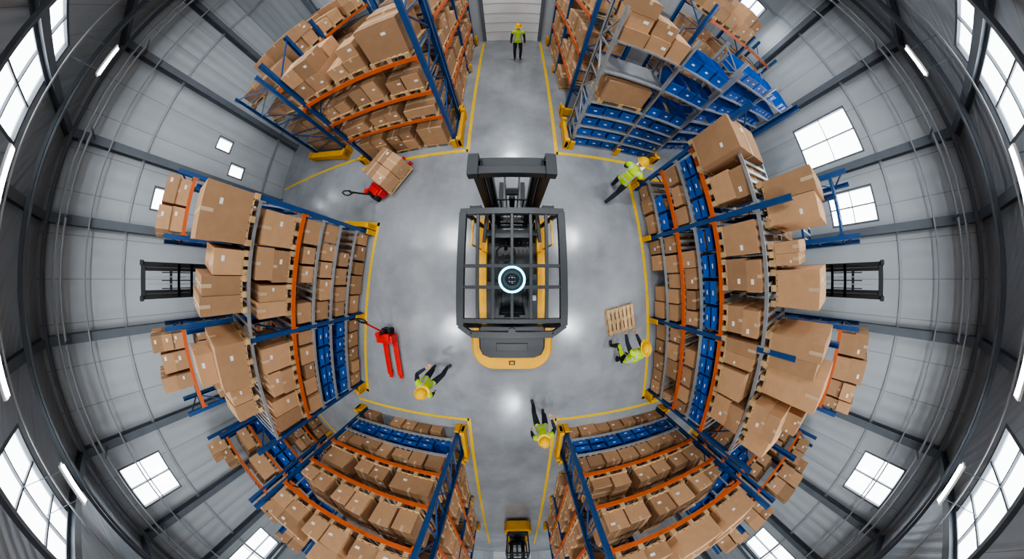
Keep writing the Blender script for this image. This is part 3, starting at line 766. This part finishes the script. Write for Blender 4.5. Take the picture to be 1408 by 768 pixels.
    for s in (-1, 1):
        mb.ellipsoid(hp(s*.077, -.004, -.01), (.010, .018, .030), 'skin', nu=10, nv=6)
        mb.ellipsoid(hp(s*.030, .080, .006), (.011, .011, .008), 'label', nu=10, nv=6); mb.ellipsoid(hp(s*.030, .089, .006), (.005, .004, .005), 'eye', nu=8, nv=5)
    mb.ellipsoid(hp(0, .088, -.052), (.022, .008, .006), 'lip', nu=10, nv=6)
    mb.ellipsoid((0,0,0), (.081, .096, .10), 'hair', M=H @ Matrix.Translation((0, -.012, .018)) @ Matrix.Rotation(R(-28), 4, 'X'), v0=-12, v1=60, nu=20, nv=8)
    HM = H @ Matrix.Translation((0, .0, .035))
    mb.ellipsoid((0,0,0), (.122, .148, .130), 'helmet', M=HM, v0=0, v1=90, nu=28, nv=10)
    n = 28; br = []
    for i in range(n):
        a = 2*math.pi*i/n; ex = .018+(.045*max(0, math.sin(a))**2)
        for r, zz in ((0, .004), (ex, -.006), (ex, -.012), (0, -.006)):
            br.append(((.120+r)*math.cos(a), (.146+r)*math.sin(a), zz))
    mb.raw(br, [(i*4+j, ((i+1) % n)*4+j, ((i+1) % n)*4+(j+1) % 4, i*4+(j+1) % 4) for i in range(n) for j in range(4)], 'helmet', False, HM)
    for xo in (-.035, 0, .035):
        pr = []
        for i in range(9):
            a = R(25+130*i/8); pr.append((xo, .150*math.cos(a), .132*math.sin(a)*math.sqrt(max(0, 1-(xo/.122)**2))))
        for q, r in zip(pr, pr[1:]): mb.cyl(HM @ Vector(q), HM @ Vector(r), .009, 'helmet', n=6)
    if clip:
        c = (handinfo[0][2]+handinfo[1][2])/2+Vector((0, .05, .025))
        mb.box(c, (.24, .32, .008), 'darkgrey', M=Matrix.Rotation(R(20), 4, 'X')); mb.box(c+Vector((0, 0, .008)), (.21, .29, .004), 'label', M=Matrix.Rotation(R(20), 4, 'X'))
        mb.box(c+Vector((0, .14, .065)), (.08, .03, .02), 'steel', M=Matrix.Rotation(R(20), 4, 'X'))
    ob = mb.build(name); ob.location = (*loc, 0); ob.rotation_euler = (0, 0, rz); ob.scale = (sc, sc, sc)
    return ob
worker('warehouse_worker', (.22, 8.9), math.pi, .95)
worker('warehouse_worker', (2.72, 2.42), R(-48), 1.05, lean=8, pelvis=(0, 0, .90), feet=((-.11, .28, .08), (.11, -.34, .12)), hands=((-.10, .42, 1.08), (.14, .42, 1.08)), look=14, clip=True)
worker('warehouse_worker', (2.82, -1.93), R(-4), 1.03, lean=42, pelvis=(0, -.02, .86), feet=((-.13, .12, .08), (.13, -.34, .10)), hands=((-.14, .62, .72), (.16, .62, .72)), look=5)
worker('warehouse_worker', (-1.98, -2.42), R(-50), 1.0, lean=15, pelvis=(0, 0, .91), feet=((-.11, -.16, .08), (.11, .22, .08)), hands=((-.30, .28, .95), (.30, -.12, .84)), look=6)
worker('warehouse_worker', (.74, -3.68), R(12), .98, lean=14, pelvis=(0, 0, .91), feet=((-.11, .26, .08), (.11, -.16, .08)), hands=((-.28, -.10, .84), (.28, .26, .92)), look=8)

# ------------------------------------------------------------ lamps
tubes = [(-8.5, 4.6), (-7.3, -3.4), (8.5, 4.6), (7.3, -3.4), (-6.4, 1.3), (-6.4, -1.1), (6.4, 1.3), (6.4, -1.1), (-8.5, 8.5), (8.5, 8.5), (-8.5, -9), (8.5, -9)]
mb = MB()
for x, y in tubes:
    z = 9.0
    mb.b2(x-.07, x+.07, y-.42, y+.42, z+.03, z+.09, 'lampbody')
    mb.cyl((x, y-.38, z), (x, y+.38, z), .035, 'tube', n=12)
    for s in (-.3, .3): mb.cyl((x, y+s, z+.09), (x, y+s, RZ-.01), .008, 'beamgrey', n=6)
mb.build('tube_lights')
hb = [(x, y) for y in (9.5, 3.0, -3.5, -10.0) for x in (-4.2, 0, 4.2)]
mb = MB()
for x, y in hb:
    mb.b2(x-.35, x+.35, y-.35, y+.35, 9.36, 9.44, 'lampbody')
    for s in (-.3, .3): mb.cyl((x+s, y, 9.44), (x+s, y, RZ-.01), .01, 'beamgrey', n=6)
    l = bpy.data.lights.new('high_bay_led', 'AREA'); l.shape = 'RECTANGLE'; l.size = .65; l.size_y = .65; l.energy = 215; l.color = (.94, .975, 1)
    o = bpy.data.objects.new('high_bay_led', l); o.location = (x, y, 9.34); COL.objects.link(o)
mb.build('high_bay_fixtures')

w = bpy.data.worlds.new('overcast_sky'); scene.world = w; w.use_nodes = True
bg = w.node_tree.nodes['Background']; bg.inputs[0].default_value = (.92, .965, 1.0, 1); bg.inputs[1].default_value = 7.5
try:
    scene.view_settings.look = 'AgX - Medium High Contrast'
except Exception as ex: print('look', ex)
